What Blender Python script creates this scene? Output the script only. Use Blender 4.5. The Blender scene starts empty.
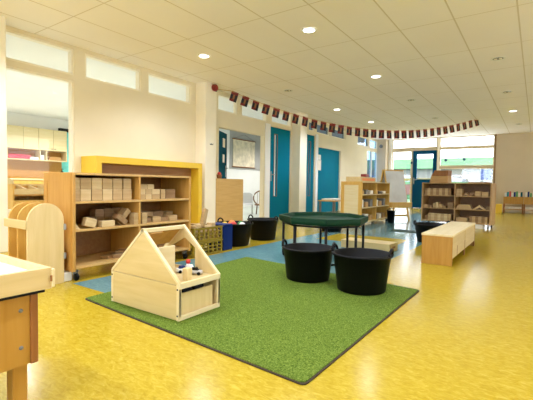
import bpy, bmesh, math, random
from mathutils import Vector, Matrix
random.seed(7)
S = bpy.context.scene
COL = S.collection
PI = math.pi
HC = 2.734          # ceiling height
WX = -5.37          # left wall plane
BY = 15.9           # back wall plane

# ------------------------------------------------------------------ materials
def lin(c):
    return tuple(((v/255)/12.92 if v/255 <= .04045 else ((v/255+.055)/1.055)**2.4) for v in c) + (1,)

def new_mat(name):
    m = bpy.data.materials.new(name); m.use_nodes = True
    nt = m.node_tree
    return m, nt, nt.nodes['Principled BSDF']

def plain(name, c, rough=.6, metal=0, spec=.5, bump=0, bscale=60, var=0, vscale=8):
    m, nt, b = new_mat(name)
    b.inputs['Base Color'].default_value = lin(c)
    b.inputs['Roughness'].default_value = rough
    b.inputs['Metallic'].default_value = metal
    b.inputs['Specular IOR Level'].default_value = spec
    tc = nt.nodes.new('ShaderNodeTexCoord')
    if var:
        n = nt.nodes.new('ShaderNodeTexNoise'); n.inputs['Scale'].default_value = vscale
        n.inputs['Detail'].default_value = 4
        nt.links.new(tc.outputs['Object'], n.inputs['Vector'])
        r = nt.nodes.new('ShaderNodeValToRGB')
        a = lin(tuple(max(0, v*(1-var)) for v in c)); z = lin(tuple(min(255, v*(1+var)) for v in c))
        r.color_ramp.elements[0].position = .3; r.color_ramp.elements[1].position = .7
        r.color_ramp.elements[0].color = a; r.color_ramp.elements[1].color = z
        nt.links.new(n.outputs['Fac'], r.inputs['Fac']); nt.links.new(r.outputs['Color'], b.inputs['Base Color'])
    if bump:
        n = nt.nodes.new('ShaderNodeTexNoise'); n.inputs['Scale'].default_value = bscale
        nt.links.new(tc.outputs['Object'], n.inputs['Vector'])
        bp = nt.nodes.new('ShaderNodeBump'); bp.inputs['Strength'].default_value = bump
        nt.links.new(n.outputs['Fac'], bp.inputs['Height']); nt.links.new(bp.outputs['Normal'], b.inputs['Normal'])
    return m

def wood(name, c1, c2, axis=2, rough=.45, scale=9):
    m, nt, b = new_mat(name)
    tc = nt.nodes.new('ShaderNodeTexCoord'); mp = nt.nodes.new('ShaderNodeMapping')
    sc = [scale*1.0]*3; sc[axis] = scale*.09
    mp.inputs['Scale'].default_value = sc
    n = nt.nodes.new('ShaderNodeTexNoise'); n.inputs['Scale'].default_value = 3
    n.inputs['Detail'].default_value = 6; n.inputs['Distortion'].default_value = .6
    r = nt.nodes.new('ShaderNodeValToRGB')
    r.color_ramp.elements[0].position = .3; r.color_ramp.elements[1].position = .7
    r.color_ramp.elements[0].color = lin(c2); r.color_ramp.elements[1].color = lin(c1)
    nt.links.new(tc.outputs['Object'], mp.inputs['Vector']); nt.links.new(mp.outputs['Vector'], n.inputs['Vector'])
    nt.links.new(n.outputs['Fac'], r.inputs['Fac']); nt.links.new(r.outputs['Color'], b.inputs['Base Color'])
    b.inputs['Roughness'].default_value = rough
    b.inputs['Specular IOR Level'].default_value = .35
    return m

def marble_floor(name, base, dark, light, rough=.16):
    m, nt, b = new_mat(name)
    tc = nt.nodes.new('ShaderNodeTexCoord'); mp = nt.nodes.new('ShaderNodeMapping')
    mp.inputs['Scale'].default_value = (9, 20, 1); mp.inputs['Rotation'].default_value = (0, 0, .15)
    n = nt.nodes.new('ShaderNodeTexNoise'); n.inputs['Scale'].default_value = 2.3
    n.inputs['Detail'].default_value = 8; n.inputs['Roughness'].default_value = .68; n.inputs['Distortion'].default_value = 1.2
    r = nt.nodes.new('ShaderNodeValToRGB'); cr = r.color_ramp
    cr.elements[0].position = .33; cr.elements[0].color = lin(dark)
    cr.elements[1].position = .67; cr.elements[1].color = lin(light)
    e = cr.elements.new(.5); e.color = lin(base)
    nt.links.new(tc.outputs['Object'], mp.inputs['Vector']); nt.links.new(mp.outputs['Vector'], n.inputs['Vector'])
    nt.links.new(n.outputs['Fac'], r.inputs['Fac']); nt.links.new(r.outputs['Color'], b.inputs['Base Color'])
    b.inputs['Roughness'].default_value = rough; b.inputs['Specular IOR Level'].default_value = .28
    n2 = nt.nodes.new('ShaderNodeTexNoise'); n2.inputs['Scale'].default_value = 14
    nt.links.new(tc.outputs['Object'], n2.inputs['Vector'])
    bp = nt.nodes.new('ShaderNodeBump'); bp.inputs['Strength'].default_value = .03; bp.inputs['Distance'].default_value = .02
    nt.links.new(n2.outputs['Fac'], bp.inputs['Height']); nt.links.new(bp.outputs['Normal'], b.inputs['Normal'])
    return m

def ceiling_mat():
    m, nt, b = new_mat('ceiling_tiles')
    tc = nt.nodes.new('ShaderNodeTexCoord'); sp = nt.nodes.new('ShaderNodeSeparateXYZ')
    nt.links.new(tc.outputs['Object'], sp.inputs['Vector'])
    def line(sock, off, step, w):
        a = nt.nodes.new('ShaderNodeMath'); a.operation = 'SUBTRACT'; a.inputs[1].default_value = off
        nt.links.new(sock, a.inputs[0])
        p = nt.nodes.new('ShaderNodeMath'); p.operation = 'PINGPONG'; p.inputs[1].default_value = step/2
        nt.links.new(a.outputs[0], p.inputs[0])
        l = nt.nodes.new('ShaderNodeMath'); l.operation = 'LESS_THAN'; l.inputs[1].default_value = w
        nt.links.new(p.outputs[0], l.inputs[0])
        return l.outputs[0]
    lx = line(sp.outputs['X'], -.23-6.0, .6, .008); ly = line(sp.outputs['Y'], 3.639-12, 1.2, .006)
    mx = nt.nodes.new('ShaderNodeMath'); mx.operation = 'MAXIMUM'
    nt.links.new(lx, mx.inputs[0]); nt.links.new(ly, mx.inputs[1])
    n = nt.nodes.new('ShaderNodeTexNoise'); n.inputs['Scale'].default_value = 1.2; n.inputs['Detail'].default_value = 5
    nt.links.new(tc.outputs['Object'], n.inputs['Vector'])
    r = nt.nodes.new('ShaderNodeValToRGB')
    r.color_ramp.elements[0].position = .3; r.color_ramp.elements[1].position = .7
    r.color_ramp.elements[0].color = lin(CEIL1); r.color_ramp.elements[1].color = lin(CEIL2)
    nt.links.new(n.outputs['Fac'], r.inputs['Fac'])
    mix = nt.nodes.new('ShaderNodeMix'); mix.data_type = 'RGBA'
    nt.links.new(mx.outputs[0], mix.inputs['Factor']); nt.links.new(r.outputs['Color'], mix.inputs['A'])
    mix.inputs['B'].default_value = lin(CEILL)
    nt.links.new(mix.outputs['Result'], b.inputs['Base Color'])
    b.inputs['Roughness'].default_value = .8; b.inputs['Specular IOR Level'].default_value = .2
    return m

def rug_mat():
    m, nt, b = new_mat('green_pile')
    tc = nt.nodes.new('ShaderNodeTexCoord')
    n = nt.nodes.new('ShaderNodeTexNoise'); n.inputs['Scale'].default_value = 150; n.inputs['Detail'].default_value = 4
    nt.links.new(tc.outputs['Object'], n.inputs['Vector'])
    r = nt.nodes.new('ShaderNodeValToRGB'); cr = r.color_ramp
    cr.elements[0].position = .32; cr.elements[0].color = lin((58, 78, 22))
    cr.elements[1].position = .70; cr.elements[1].color = lin((128, 146, 66))
    e = cr.elements.new(.5); e.color = lin((92, 114, 38))
    nt.links.new(n.outputs['Fac'], r.inputs['Fac']); nt.links.new(r.outputs['Color'], b.inputs['Base Color'])
    b.inputs['Roughness'].default_value = .95; b.inputs['Specular IOR Level'].default_value = .1
    bp = nt.nodes.new('ShaderNodeBump'); bp.inputs['Strength'].default_value = .6; bp.inputs['Distance'].default_value = .01
    nt.links.new(n.outputs['Fac'], bp.inputs['Height']); nt.links.new(bp.outputs['Normal'], b.inputs['Normal'])
    return m

def glass(name, tint=(255, 255, 255), gl=.06):
    m = bpy.data.materials.new(name); m.use_nodes = True; nt = m.node_tree
    for n in list(nt.nodes): nt.nodes.remove(n)
    o = nt.nodes.new('ShaderNodeOutputMaterial'); t = nt.nodes.new('ShaderNodeBsdfTransparent')
    t.inputs['Color'].default_value = lin(tint)
    g = nt.nodes.new('ShaderNodeBsdfGlossy'); g.inputs['Roughness'].default_value = .03
    mx = nt.nodes.new('ShaderNodeMixShader'); mx.inputs[0].default_value = gl
    nt.links.new(t.outputs[0], mx.inputs[1]); nt.links.new(g.outputs[0], mx.inputs[2]); nt.links.new(mx.outputs[0], o.inputs['Surface'])
    return m

def emit(name, c, s):
    m, nt, b = new_mat(name)
    b.inputs['Base Color'].default_value = lin(c)
    b.inputs['Emission Color'].default_value = lin(c); b.inputs['Emission Strength'].default_value = s
    return m

CEIL1, CEIL2, CEILL = (246, 242, 241), (249, 246, 245), (218, 210, 198)
M = dict(
    floor_yellow=marble_floor('yellow_linoleum', (176, 152, 40), (160, 134, 26), (190, 168, 64), .2),
    floor_blue=marble_floor('blue_linoleum', (104, 146, 152), (92, 134, 142), (118, 158, 162)),
    wall=plain('cream_paint', (232, 221, 192), .7, spec=.25, bump=.02, bscale=90, var=.012, vscale=2),
    trim=plain('cream_trim', (242, 234, 212), .5, var=.015, vscale=3),
    white=plain('white_paint', (240, 240, 238), .6, var=.01, vscale=3),
    backwall=plain('beige_wall', (204, 188, 160), .75, spec=.2, var=.02, vscale=1.5),  # back wall toned darker than the cream walls
    ceiling=ceiling_mat(),
    rug=rug_mat(),
    rug_edge=plain('rug_binding', (60, 48, 30), .9),
    birch=wood('birch_plywood', (206, 186, 134), (196, 174, 118), 0),
    birch_y=wood('birch_plywood_lengthwise', (206, 184, 134), (196, 172, 118), 1),
    birch_z=wood('birch_plywood_upright', (216, 194, 142), (206, 182, 126), 2),
    edge=wood('pale_birch_edge', (222, 208, 168), (214, 196, 148), 1),
    maple=wood('maple_shelf', (198, 152, 80), (184, 136, 62), 2),
    maple_y=wood('maple_shelf_lengthwise', (204, 166, 104), (190, 150, 86), 1),
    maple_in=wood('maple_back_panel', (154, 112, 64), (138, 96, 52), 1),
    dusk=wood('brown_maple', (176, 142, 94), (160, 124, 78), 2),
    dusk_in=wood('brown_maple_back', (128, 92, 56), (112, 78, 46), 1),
    cab=wood('light_oak_veneer', (208, 172, 108), (196, 158, 92), 1),
    honey=wood('honey_oak', (212, 172, 92), (198, 152, 68), 2),
    orange=wood('orange_beech', (180, 136, 60), (166, 120, 44), 2),
    walnut=wood('brown_wood', (150, 98, 50), (128, 78, 36), 2),
    block=wood('maple_block', (188, 160, 116), (172, 142, 96), 0, scale=14),
    block2=wood('darker_block', (154, 124, 86), (136, 104, 68), 0, scale=14),  # darker brown variant of the block wood
    block3=wood('pale_block', (206, 182, 138), (192, 164, 116), 0, scale=14),
    card=wood('brown_board', (184, 146, 92), (168, 128, 76), 0, scale=12),
    yellow=plain('yellow_paint', (226, 188, 50), .45, var=.02, vscale=3),
    crate=plain('olive_yellow_plastic', (146, 122, 36), .5, spec=.25),
    teal=plain('teal_paint', (8, 116, 142), .75, spec=.06, var=.02, vscale=2),
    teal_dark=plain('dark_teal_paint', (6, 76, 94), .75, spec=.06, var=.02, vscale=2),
    navy=plain('navy_door_paint', (6, 74, 112), .7, spec=.1, var=.02, vscale=2),
    black=plain('black_rubber', (11, 10, 10), .5, spec=.16, bump=.04, bscale=50),
    blackm=plain('black_metal', (14, 14, 15), .5, spec=.2),
    steel=plain('brushed_steel', (170, 170, 168), .35, metal=.9),
    grey=plain('grey_plastic', (120, 118, 116), .5),
    grey_board=plain('grey_pin_board', (176, 174, 172), .9, var=.02, vscale=6),
    green=plain('dark_green_plastic', (16, 52, 33), .5, spec=.14),
    blue=plain('blue_plastic', (12, 40, 104), .5, spec=.2),
    red=plain('red_plastic', (196, 44, 36), .4),
    darkred=plain('dark_red_plastic', (130, 24, 26), .4),
    orangep=plain('orange_plastic', (226, 130, 50), .4),
    greenp=plain('green_plastic', (70, 150, 80), .4),
    silver=plain('silver_plastic', (200, 202, 206), .3, metal=.3),
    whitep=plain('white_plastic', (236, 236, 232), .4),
    paper=plain('paper', (232, 226, 212), .9, var=.04, vscale=20),
    mapm=plain('parchment_map', (226, 214, 190), .9, var=.09, vscale=6),
    sand=plain('white_sand', (240, 236, 226), .95, bump=.3, bscale=120, var=.02, vscale=30),
    board=plain('grey_white_board', (206, 208, 206), .25, var=.06, vscale=2.5),
    pink=plain('pink_cloth', (206, 70, 86), .9),
    cord=plain('tan_cord', (200, 170, 110), .8),
    flag_red=plain('flag_red', (118, 34, 32), .8, var=.10, vscale=30),
    flag_black=plain('flag_black', (22, 24, 34), .8),
    flag_gold=plain('flag_gold', (140, 88, 52), .8),
    tealfloor=plain('grey_green_linoleum', (186, 196, 188), .3, var=.04, vscale=4),
    rattan=wood('dark_rattan', (120, 84, 50), (96, 62, 34), 2),
    curtain=plain('turquoise_blind', (120, 226, 226), .8, var=.06, vscale=8),
    lamp=emit('lamp_glow', (255, 250, 240), 9),
    lamp_dim=plain('lamp_bulb', (240, 232, 214), .2),
    glass=glass('window_glass'), glass_c=glass('clear_glass', gl=.012),
    glass_t=glass('transom_glass', (255, 255, 255), .04),
    glass_b=glass('blue_grey_glass', (170, 192, 216), .18),
    lawn=plain('lawn', (80, 116, 76), .95, var=.08, vscale=1.2),
    paving=plain('pale_paving', (240, 238, 234), .9, var=.04, vscale=2),
    hedge=plain('hedge_leaves', (66, 100, 66), .95, bump=.6, bscale=5, var=.2, vscale=4),
    extg=plain('pale_green_fascia', (98, 138, 100), .8, var=.03, vscale=1),
    ext=plain('pale_facade', (112, 112, 108), .8, var=.02, vscale=1),
    extb=plain('blue_container_paint', (22, 54, 106), .6),
    exty=plain('yellow_rail_paint', (110, 100, 36), .6),
    extr=plain('pink_fence_paint', (104, 66, 60), .6),
)

# ------------------------------------------------------------------ mesh builder
class MB:
    def __init__(s): s.bm = bmesh.new(); s.mats = []
    def _tag(s, faces, m):
        if m is None: return
        if m not in s.mats: s.mats.append(m)
        i = s.mats.index(m)
        for f in faces: f.material_index = i
    def _new(s, fn):
        n0 = set(s.bm.faces); fn(); return [f for f in s.bm.faces if f not in n0]
    def hexa(s, v8, bev=0, m=None, seg=1):
        vs = [s.bm.verts.new(v) for v in v8]
        fs = [s.bm.faces.new([vs[i] for i in q]) for q in ((0,3,2,1),(4,5,6,7),(0,1,5,4),(1,2,6,5),(2,3,7,6),(3,0,4,7))]
        bmesh.ops.recalc_face_normals(s.bm, faces=fs)
        if bev:
            es = list({e for f in fs for e in f.edges})
            r = bmesh.ops.bevel(s.bm, geom=es, offset=bev, segments=seg, affect='EDGES', profile=.7)
            fs = list({f for v in r['verts'] for f in v.link_faces} | {f for f in fs if f.is_valid})
        s._tag(fs, m); return s
    def box(s, x0, x1, y0, y1, z0, z1, bev=0, m=None, seg=1, rot=None, piv=None):
        v = [(x0,y0,z0),(x1,y0,z0),(x1,y1,z0),(x0,y1,z0),(x0,y0,z1),(x1,y0,z1),(x1,y1,z1),(x0,y1,z1)]
        if rot is not None:
            p = Vector(piv or ((x0+x1)/2,(y0+y1)/2,(z0+z1)/2)); v = [p+rot@(Vector(q)-p) for q in v]
        return s.hexa(v, bev, m, seg)
    def prism(s, poly, axis, a, b, bev=0, m=None, hole=None):
        def P(u, v, w): return {'x':(w,u,v),'y':(u,w,v),'z':(u,v,w)}[axis]
        if hole is None:
            f0 = s.bm.faces.new([s.bm.verts.new(P(u,v,a)) for u,v in poly])
            f1 = s.bm.faces.new([s.bm.verts.new(P(u,v,b)) for u,v in poly])
            fs = [f0, f1]; n = len(poly); A = list(f0.verts); B = list(f1.verts)
            for i in range(n): fs.append(s.bm.faces.new((A[i],A[(i+1)%n],B[(i+1)%n],B[i])))
            bmesh.ops.recalc_face_normals(s.bm, faces=fs)
            if bev:
                es = [e for f in (f0,f1) for e in f.edges]
                r = bmesh.ops.bevel(s.bm, geom=es, offset=bev, segments=1, affect='EDGES')
                fs = list({f for v in r['verts'] for f in v.link_faces} | {f for f in fs if f.is_valid})
            s._tag(fs, m)
        else:
            n = len(poly); assert len(hole) == n
            R = {}
            for key, pl, w in (('oa',poly,a),('ob',poly,b),('ha',hole,a),('hb',hole,b)):
                R[key] = [s.bm.verts.new(P(u,v,w)) for u,v in pl]
            fs = []
            for i in range(n):
                j = (i+1)%n
                for p,q in (('oa','ha'),('ha','hb'),('hb','ob'),('ob','oa')):
                    fs.append(s.bm.faces.new((R[p][i],R[p][j],R[q][j],R[q][i])))
            bmesh.ops.recalc_face_normals(s.bm, faces=fs); s._tag(fs, m)
        return s
    def lathe(s, prof, seg=24, c=(0,0), m=None, sx=1, sy=1, ph=0, smooth=True):
        rings = []
        for r, z in prof:
            if r < 1e-6: rings.append([s.bm.verts.new((c[0],c[1],z))])
            else: rings.append([s.bm.verts.new((c[0]+sx*r*math.cos(ph+2*PI*k/seg), c[1]+sy*r*math.sin(ph+2*PI*k/seg), z)) for k in range(seg)])
        fs = []
        for A, B in zip(rings, rings[1:]):
            for k in range(seg):
                j = (k+1)%seg
                if len(A) == 1 and len(B) == 1: continue
                if len(A) == 1: q = (A[0],B[j],B[k])
                elif len(B) == 1: q = (A[k],A[j],B[0])
                else: q = (A[k],A[j],B[j],B[k])
                fs.append(s.bm.faces.new(q))
        bmesh.ops.recalc_face_normals(s.bm, faces=fs)
        for f in fs: f.smooth = smooth
        s._tag(fs, m); return s
    def tube(s, pts, r, seg=8, m=None, closed=False):
        pts = [Vector(p) for p in pts]; n = len(pts); rings = []
        up = Vector((0,0,1))
        for i, p in enumerate(pts):
            a = pts[(i-1)%n] if (closed or i) else p; b = pts[(i+1)%n] if (closed or i < n-1) else p
            t = (b-a).normalized()
            u = up if abs(t.dot(up)) < .95 else Vector((1,0,0))
            x = t.cross(u).normalized(); y = t.cross(x).normalized()
            rings.append([s.bm.verts.new(p+r*(x*math.cos(2*PI*k/seg)+y*math.sin(2*PI*k/seg))) for k in range(seg)])
        fs = []
        for i in range(n if closed else n-1):
            A, B = rings[i], rings[(i+1)%n]
            for k in range(seg): fs.append(s.bm.faces.new((A[k],A[(k+1)%seg],B[(k+1)%seg],B[k])))
        if not closed: fs += [s.bm.faces.new(rings[0]), s.bm.faces.new(rings[-1])]
        bmesh.ops.recalc_face_normals(s.bm, faces=fs)
        for f in fs: f.smooth = len(f.verts) == 4
        s._tag(fs, m); return s
    def xform(s, mat):
        bmesh.ops.transform(s.bm, matrix=mat, verts=s.bm.verts); return s
    def build(s, name, mat, parent=None, label=None):
        me = bpy.data.meshes.new(name); 
        if mat is not None and not s.mats: s.mats = [mat]
        s.bm.to_mesh(me); s.bm.free()
        for m in s.mats: me.materials.append(m)
        o = bpy.data.objects.new(name, me); COL.objects.link(o)
        if parent is not None: o.parent = parent
        if label: o['label'] = label
        return o

def B(*a, **k): return MB().box(*a, **k)
def struct(o):
    o['kind'] = 'structure'; return o
def tag(o, label, cat, group=None):
    o['label'] = label; o['category'] = cat
    if group: o['group'] = group
    return o
def thing(name, label, cat, loc=(0,0,0), rz=0, group=None):
    o = bpy.data.objects.new(name, None); COL.objects.link(o); o.empty_display_size = .1
    o.location = loc; o.rotation_euler = (0,0,rz)
    return tag(o, label, cat, group)
def kids(o): return [c for c in bpy.data.objects if c.parent == o]
def dup(root, loc, label, rz=None, group=None):
    r = root.copy(); COL.objects.link(r); r.location = loc; r['label'] = label
    if rz is not None: r.rotation_euler = (0,0,rz)
    if group: r['group'] = group
    for ch in kids(root):
        c = ch.copy(); COL.objects.link(c); c.parent = r
        for g in kids(ch):
            d = g.copy(); COL.objects.link(d); d.parent = c
    return r
def mv(o, loc):
    """place a single mesh thing whose mesh is built about its base"""
    o.location = loc; return o
ORD = ['first','second','third','fourth','fifth','sixth','seventh','eighth','ninth','tenth','eleventh','twelfth','thirteenth','fourteenth']
RZ = lambda a: Matrix.Rotation(a, 3, 'Z')
RX = lambda a: Matrix.Rotation(a, 3, 'X')
RY = lambda a: Matrix.Rotation(a, 3, 'Y')

# ------------------------------------------------------------------ wall with holes (one watertight mesh)
def wall_grid(name, axis, p0, p1, a0, a1, z0, z1, holes, mat):
    """axis 'x': wall lies in a plane of constant X between p0 and p1, running along Y from a0 to a1"""
    A = sorted({a0, a1} | {h[0] for h in holes} | {h[1] for h in holes}); A = [a for a in A if a0 <= a <= a1]
    Z = sorted({z0, z1} | {h[2] for h in holes} | {h[3] for h in holes}); Z = [z for z in Z if z0 <= z <= z1]
    solid = {}
    for i in range(len(A)-1):
        for k in range(len(Z)-1):
            ca, cz = (A[i]+A[i+1])/2, (Z[k]+Z[k+1])/2
            solid[i,k] = not any(h[0] < ca < h[1] and h[2] < cz < h[3] for h in holes)
    mb = MB(); V = {}
    def vert(p, a, z):
        key = (p, round(a,5), round(z,5))
        if key not in V: V[key] = mb.bm.verts.new((p,a,z) if axis == 'x' else (a,p,z))
        return V[key]
    def quad(l): 
        try: mb.bm.faces.new([vert(*q) for q in l])
        except ValueError: pass
    for (i,k), sld in solid.items():
        if not sld: continue
        a, b, c, d = A[i], A[i+1], Z[k], Z[k+1]
        for p in (p0, p1): quad([(p,a,c),(p,b,c),(p,b,d),(p,a,d)])
        if not solid.get((i-1,k), False): quad([(p0,a,c),(p1,a,c),(p1,a,d),(p0,a,d)])
        if not solid.get((i+1,k), False): quad([(p0,b,c),(p1,b,c),(p1,b,d),(p0,b,d)])
        if not solid.get((i,k-1), False): quad([(p0,a,c),(p1,a,c),(p1,b,c),(p0,b,c)])
        if not solid.get((i,k+1), False): quad([(p0,a,d),(p1,a,d),(p1,b,d),(p0,b,d)])
    bmesh.ops.recalc_face_normals(mb.bm, faces=mb.bm.faces)
    return struct(mb.build(name, mat))

# ================================================================== THE SETTING
# floor: one slab whose top is cut into linoleum zones
def floor():
    X = [-5.5, -3.12, -2.83, -1.62, -1.35, 4.3]; Y = [-4.1, 1.70, 5.45, 6.32, 12.9, 16.0]
    mb = MB(); V = {}
    def v(x,y,z):
        if (x,y,z) not in V: V[x,y,z] = mb.bm.verts.new((x,y,z))
        return V[x,y,z]
    fy, fb = [], []
    for i in range(5):
        for j in range(5):
            f = mb.bm.faces.new((v(X[i],Y[j],0),v(X[i+1],Y[j],0),v(X[i+1],Y[j+1],0),v(X[i],Y[j+1],0)))
            blue = 1 <= i <= 3 and 1 <= j <= 3 and not (i == 2 and j == 2)
            (fb if blue else fy).append(f)
    x0,x1,y0,y1 = X[0],X[-1],Y[0],Y[-1]
    # underside and rim
    lo = [mb.bm.verts.new(p) for p in ((x0,y0,-.1),(x1,y0,-.1),(x1,y1,-.1),(x0,y1,-.1))]
    fy.append(mb.bm.faces.new(lo[::-1]))
    fy.append(mb.bm.faces.new([lo[0],lo[1]]+[v(x,y0,0) for x in X[::-1]]))
    fy.append(mb.bm.faces.new([lo[1],lo[2]]+[v(x1,y,0) for y in Y[::-1]]))
    fy.append(mb.bm.faces.new([lo[2],lo[3]]+[v(x,y1,0) for x in X]))
    fy.append(mb.bm.faces.new([lo[3],lo[0]]+[v(x0,y,0) for y in Y]))
    bmesh.ops.recalc_face_normals(mb.bm, faces=mb.bm.faces)
    mb._tag(fy, M['floor_yellow']); mb._tag(fb, M['floor_blue'])
    return struct(mb.build('floor', None))
floor()
struct(B(-5.5, 4.3, -4.1, 16.0, HC, HC+.1).build('ceiling', M['ceiling']))

WO = WX-.12
HT = [(.9,2.96,2.325,2.69),(3.12,4.08,2.325,2.685),(4.215,5.197,2.325,2.68),(5.945,6.59,2.335,2.68),(6.725,7.69,2.335,2.675),
      (7.90,8.80,2.365,2.675),(9.78,10.12,2.40,2.67),(10.27,11.12,2.385,2.67),(11.28,12.35,2.385,2.67),
      (13.45,14.55,2.33,2.67),(14.7,15.55,2.33,2.67)]
H_WIN = (.9,2.96,.45,2.255)
H_DOORWAY = (5.985,7.60,0,2.0)
H_TEAL = (7.85,8.805,0,2.265)
H_NARROW = (9.2,10.156,0,2.285)
H_WIDE = (10.36,12.0,0,1.985)
H_GREY = (14.45,15.62,.9,2.23)
wall_grid('wall_left','x',WO,WX,-4.0,BY,0,HC,HT+[H_WIN,H_DOORWAY,H_TEAL,H_NARROW,H_WIDE,H_GREY],M['wall'])

def column(y0, y1, depth=.263, x=WX, name='column'):
    return struct(B(x, x+depth, y0, y1, 0, HC, bev=.006, m=M['trim']).build(name, None))
column(1.5, 2.01); column(5.315, 5.62); column(8.845, 9.215)
struct(B(WX, -5.02, 15.55, BY, 0, HC, bev=.006).build('column', M['backwall']))

# back wall
H_BT = (-4.86,-3.18,2.365,2.72); H_BL = (-4.86,-4.10,.06,2.25); H_BD = (-4.055,-3.165,0,2.255)
H_W1 = (-3.07,-1.28,2.345,2.72); H_W2 = (-3.07,-1.28,1.635,2.285); H_W3 = (-3.07,-1.28,.55,1.56)
wall_grid('wall_back','y',BY,BY+.12,-5.37,4.2,0,HC,[H_BT,H_BL,H_BD,H_W1,H_W2,H_W3],M['backwall'])
# right wall and wall behind the camera; their windows are added for fill daylight
H_FILL_RIGHT = [(y, y+2.2, .95, 2.45) for y in (2.4,5.2,8.6,13.2)]
wall_grid('wall_right','x',4.2,4.32,-4.0,BY,0,HC,H_FILL_RIGHT,M['wall'])
H_FILL_FRONT = [(x, x+1.45, .75, 2.62) for x in (-5.2,-3.6,-2.0,-.4,1.2,2.7)]
wall_grid('wall_front','y',-4.12,-4.0,-5.37,4.2,0,HC,H_FILL_FRONT,M['wall'])
struct(B(WX,WX+.012,2.02,5.31,0,.08,bev=.003).build('baseboard_left', M['trim']))
struct(B(-1.24,4.19,BY-.014,BY,0,.09,bev=.003).build('baseboard_back', M['trim']))

# windows: frame + pane
WN = [0]
def window(axis, p0, p1, hole, gm, fm, t=.028, mull=()):
    WN[0] += 1
    a,b,c,d = hole
    def bx(a0,a1,z0,z1,q0,q1): return (q0,q1,a0,a1,z0,z1) if axis == 'x' else (a0,a1,q0,q1,z0,z1)
    q0, q1 = p0+.015, p1-.015
    P = lambda l: l
    ax = 'x' if axis == 'x' else 'y'
    mb = MB().prism([(a,c),(b,c),(b,d),(a,d)], ax, q0, q1, m=None, hole=[(a+t,c+t),(b-t,c+t),(b-t,d-t),(a+t,d-t)])
    w = struct(mb.build('window_%d' % WN[0], fm))
    mid = (q0+q1)/2
    pane = B(*bx(a+t*.6,b-t*.6,c+t*.6,d-t*.6,mid-.004,mid+.004)).build('pane', gm, w)
    for y in mull:
        B(*bx(y-.02,y+.02,c+t,d-t,q0,q1)).build('mullion', fm, w)
    return w
for h in HT:
    window('x', WO, WX, h, M['glass_b'] if h[0] > 9.5 else M['glass_t'], M['trim'])
window('x', WO, WX, H_WIN, M['glass_c'], M['trim'])
window('x', WO, WX, H_GREY, M['glass_b'], M['trim'], mull=(15.0,))
window('y', BY, BY+.12, H_BT, M['glass_t'], M['trim'])
window('y', BY, BY+.12, H_BL, M['glass'], M['trim'])
for h in (H_W1, H_W2, H_W3): window('y', BY, BY+.12, h, M['glass'], M['trim'])
for h in H_FILL_FRONT: window('y', -4.12, -4.0, h, M['glass'], M['trim'])  # unseen windows behind the camera, added to let in fill light
for h in H_FILL_RIGHT: window('x', 4.2, 4.32, h, M['glass'], M['trim'])  # unseen right-hand windows, added to lift the ceiling light
# posts standing proud between the glazed bays
struct(B(-5.0,-4.87,BY-.06,BY,0,HC,bev=.005).build('trim_1', M['white']))
struct(B(-3.16,-3.08,BY-.03,BY,0,HC,bev=.005).build('trim_2', M['trim']))
struct(B(-1.27,-1.22,BY-.03,BY,0,HC,bev=.005).build('trim_3', M['block2']))
struct(B(WX,WX+.03,10.19,10.33,0,2.34,bev=.005).build('trim_4', M['white']))
struct(B(WX,WX+.02,7.62,7.83,0,2.31,bev=.005).build('trim_5', M['white']))

# doors
def slit_door(idx, hole, mat, slit_y, slit_z, handle_y, x=WX, hinge_y=None):
    a,b,c,d = hole; x0, x1 = x-.07, x-.025
    s0,s1 = slit_y; z0,z1 = slit_z
    mb = MB().prism([(a+.004,.006),(b-.004,.006),(b-.004,d-.004),(a+.004,d-.004)],'x',x0,x1,hole=[(s0,z0),(s1,z0),(s1,z1),(s0,z1)])
    o = struct(mb.build('door_%d' % idx, mat))
    MB().prism([(s0-.012,z0-.012),(s1+.012,z0-.012),(s1+.012,z1+.012),(s0-.012,z1+.012)],'x',x1-.002,x1+.008,hole=[(s0,z0),(s1,z0),(s1,z1),(s0,z1)]).build('glazing_bead', M['walnut'], o)
    B(x0+.015,x0+.022,s0,s1,z0,z1).build('pane', M['glass'], o)
    h = MB(); h.box(x1,x1+.008,handle_y-.02,handle_y+.02,.93,1.17,bev=.003)
    h.tube([(x1+.004,handle_y,1.09),(x1+.05,handle_y,1.09),(x1+.055,handle_y+.12,1.09)],.010)
    h.build('door_handle', M['steel'], o)
    for z in (.25,1.1,1.95):
        B(x1-.004,x1+.008,b-.016,b-.004,z,z+.1).build('hinge', M['steel'], o)
    return o
slit_door(1, H_TEAL, M['teal'], (8.06,8.19), (.56,2.09), 7.93)
slit_door(2, H_NARROW, M['teal'], (9.84,9.935), (.54,2.09), 9.32)
# wide plain teal door, set back in its opening
a,b,c,d = H_WIDE
o = struct(B(WX-.10,WX-.055,a+.004,b-.004,.006,d-.004,bev=.003).build('door_3', M['teal']))
B(WX-.056,WX-.05,a+.03,a+.05,.9,1.2).build('door_handle', M['steel'], o)
# teal leaf standing open inside the doorway
hx, hy = -5.53, 6.0
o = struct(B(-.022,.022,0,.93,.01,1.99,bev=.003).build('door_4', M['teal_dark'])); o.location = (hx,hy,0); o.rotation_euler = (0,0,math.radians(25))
B(-.023,.023,.925,.935,.01,1.99).build('leaf_edge', M['walnut'], o)
B(.022,.025,.60,.78,1.66,1.86).build('notice', M['paper'], o)
B(.022,.025,.60,.74,1.32,1.50).build('notice', M['paper'], o)
h = MB(); h.box(.022,.03,.82,.86,1.0,1.26,bev=.003); h.tube([(.026,.84,1.2),(.075,.84,1.2),(.08,.72,1.2)],.011); h.build('door_handle', M['steel'], o)
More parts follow.
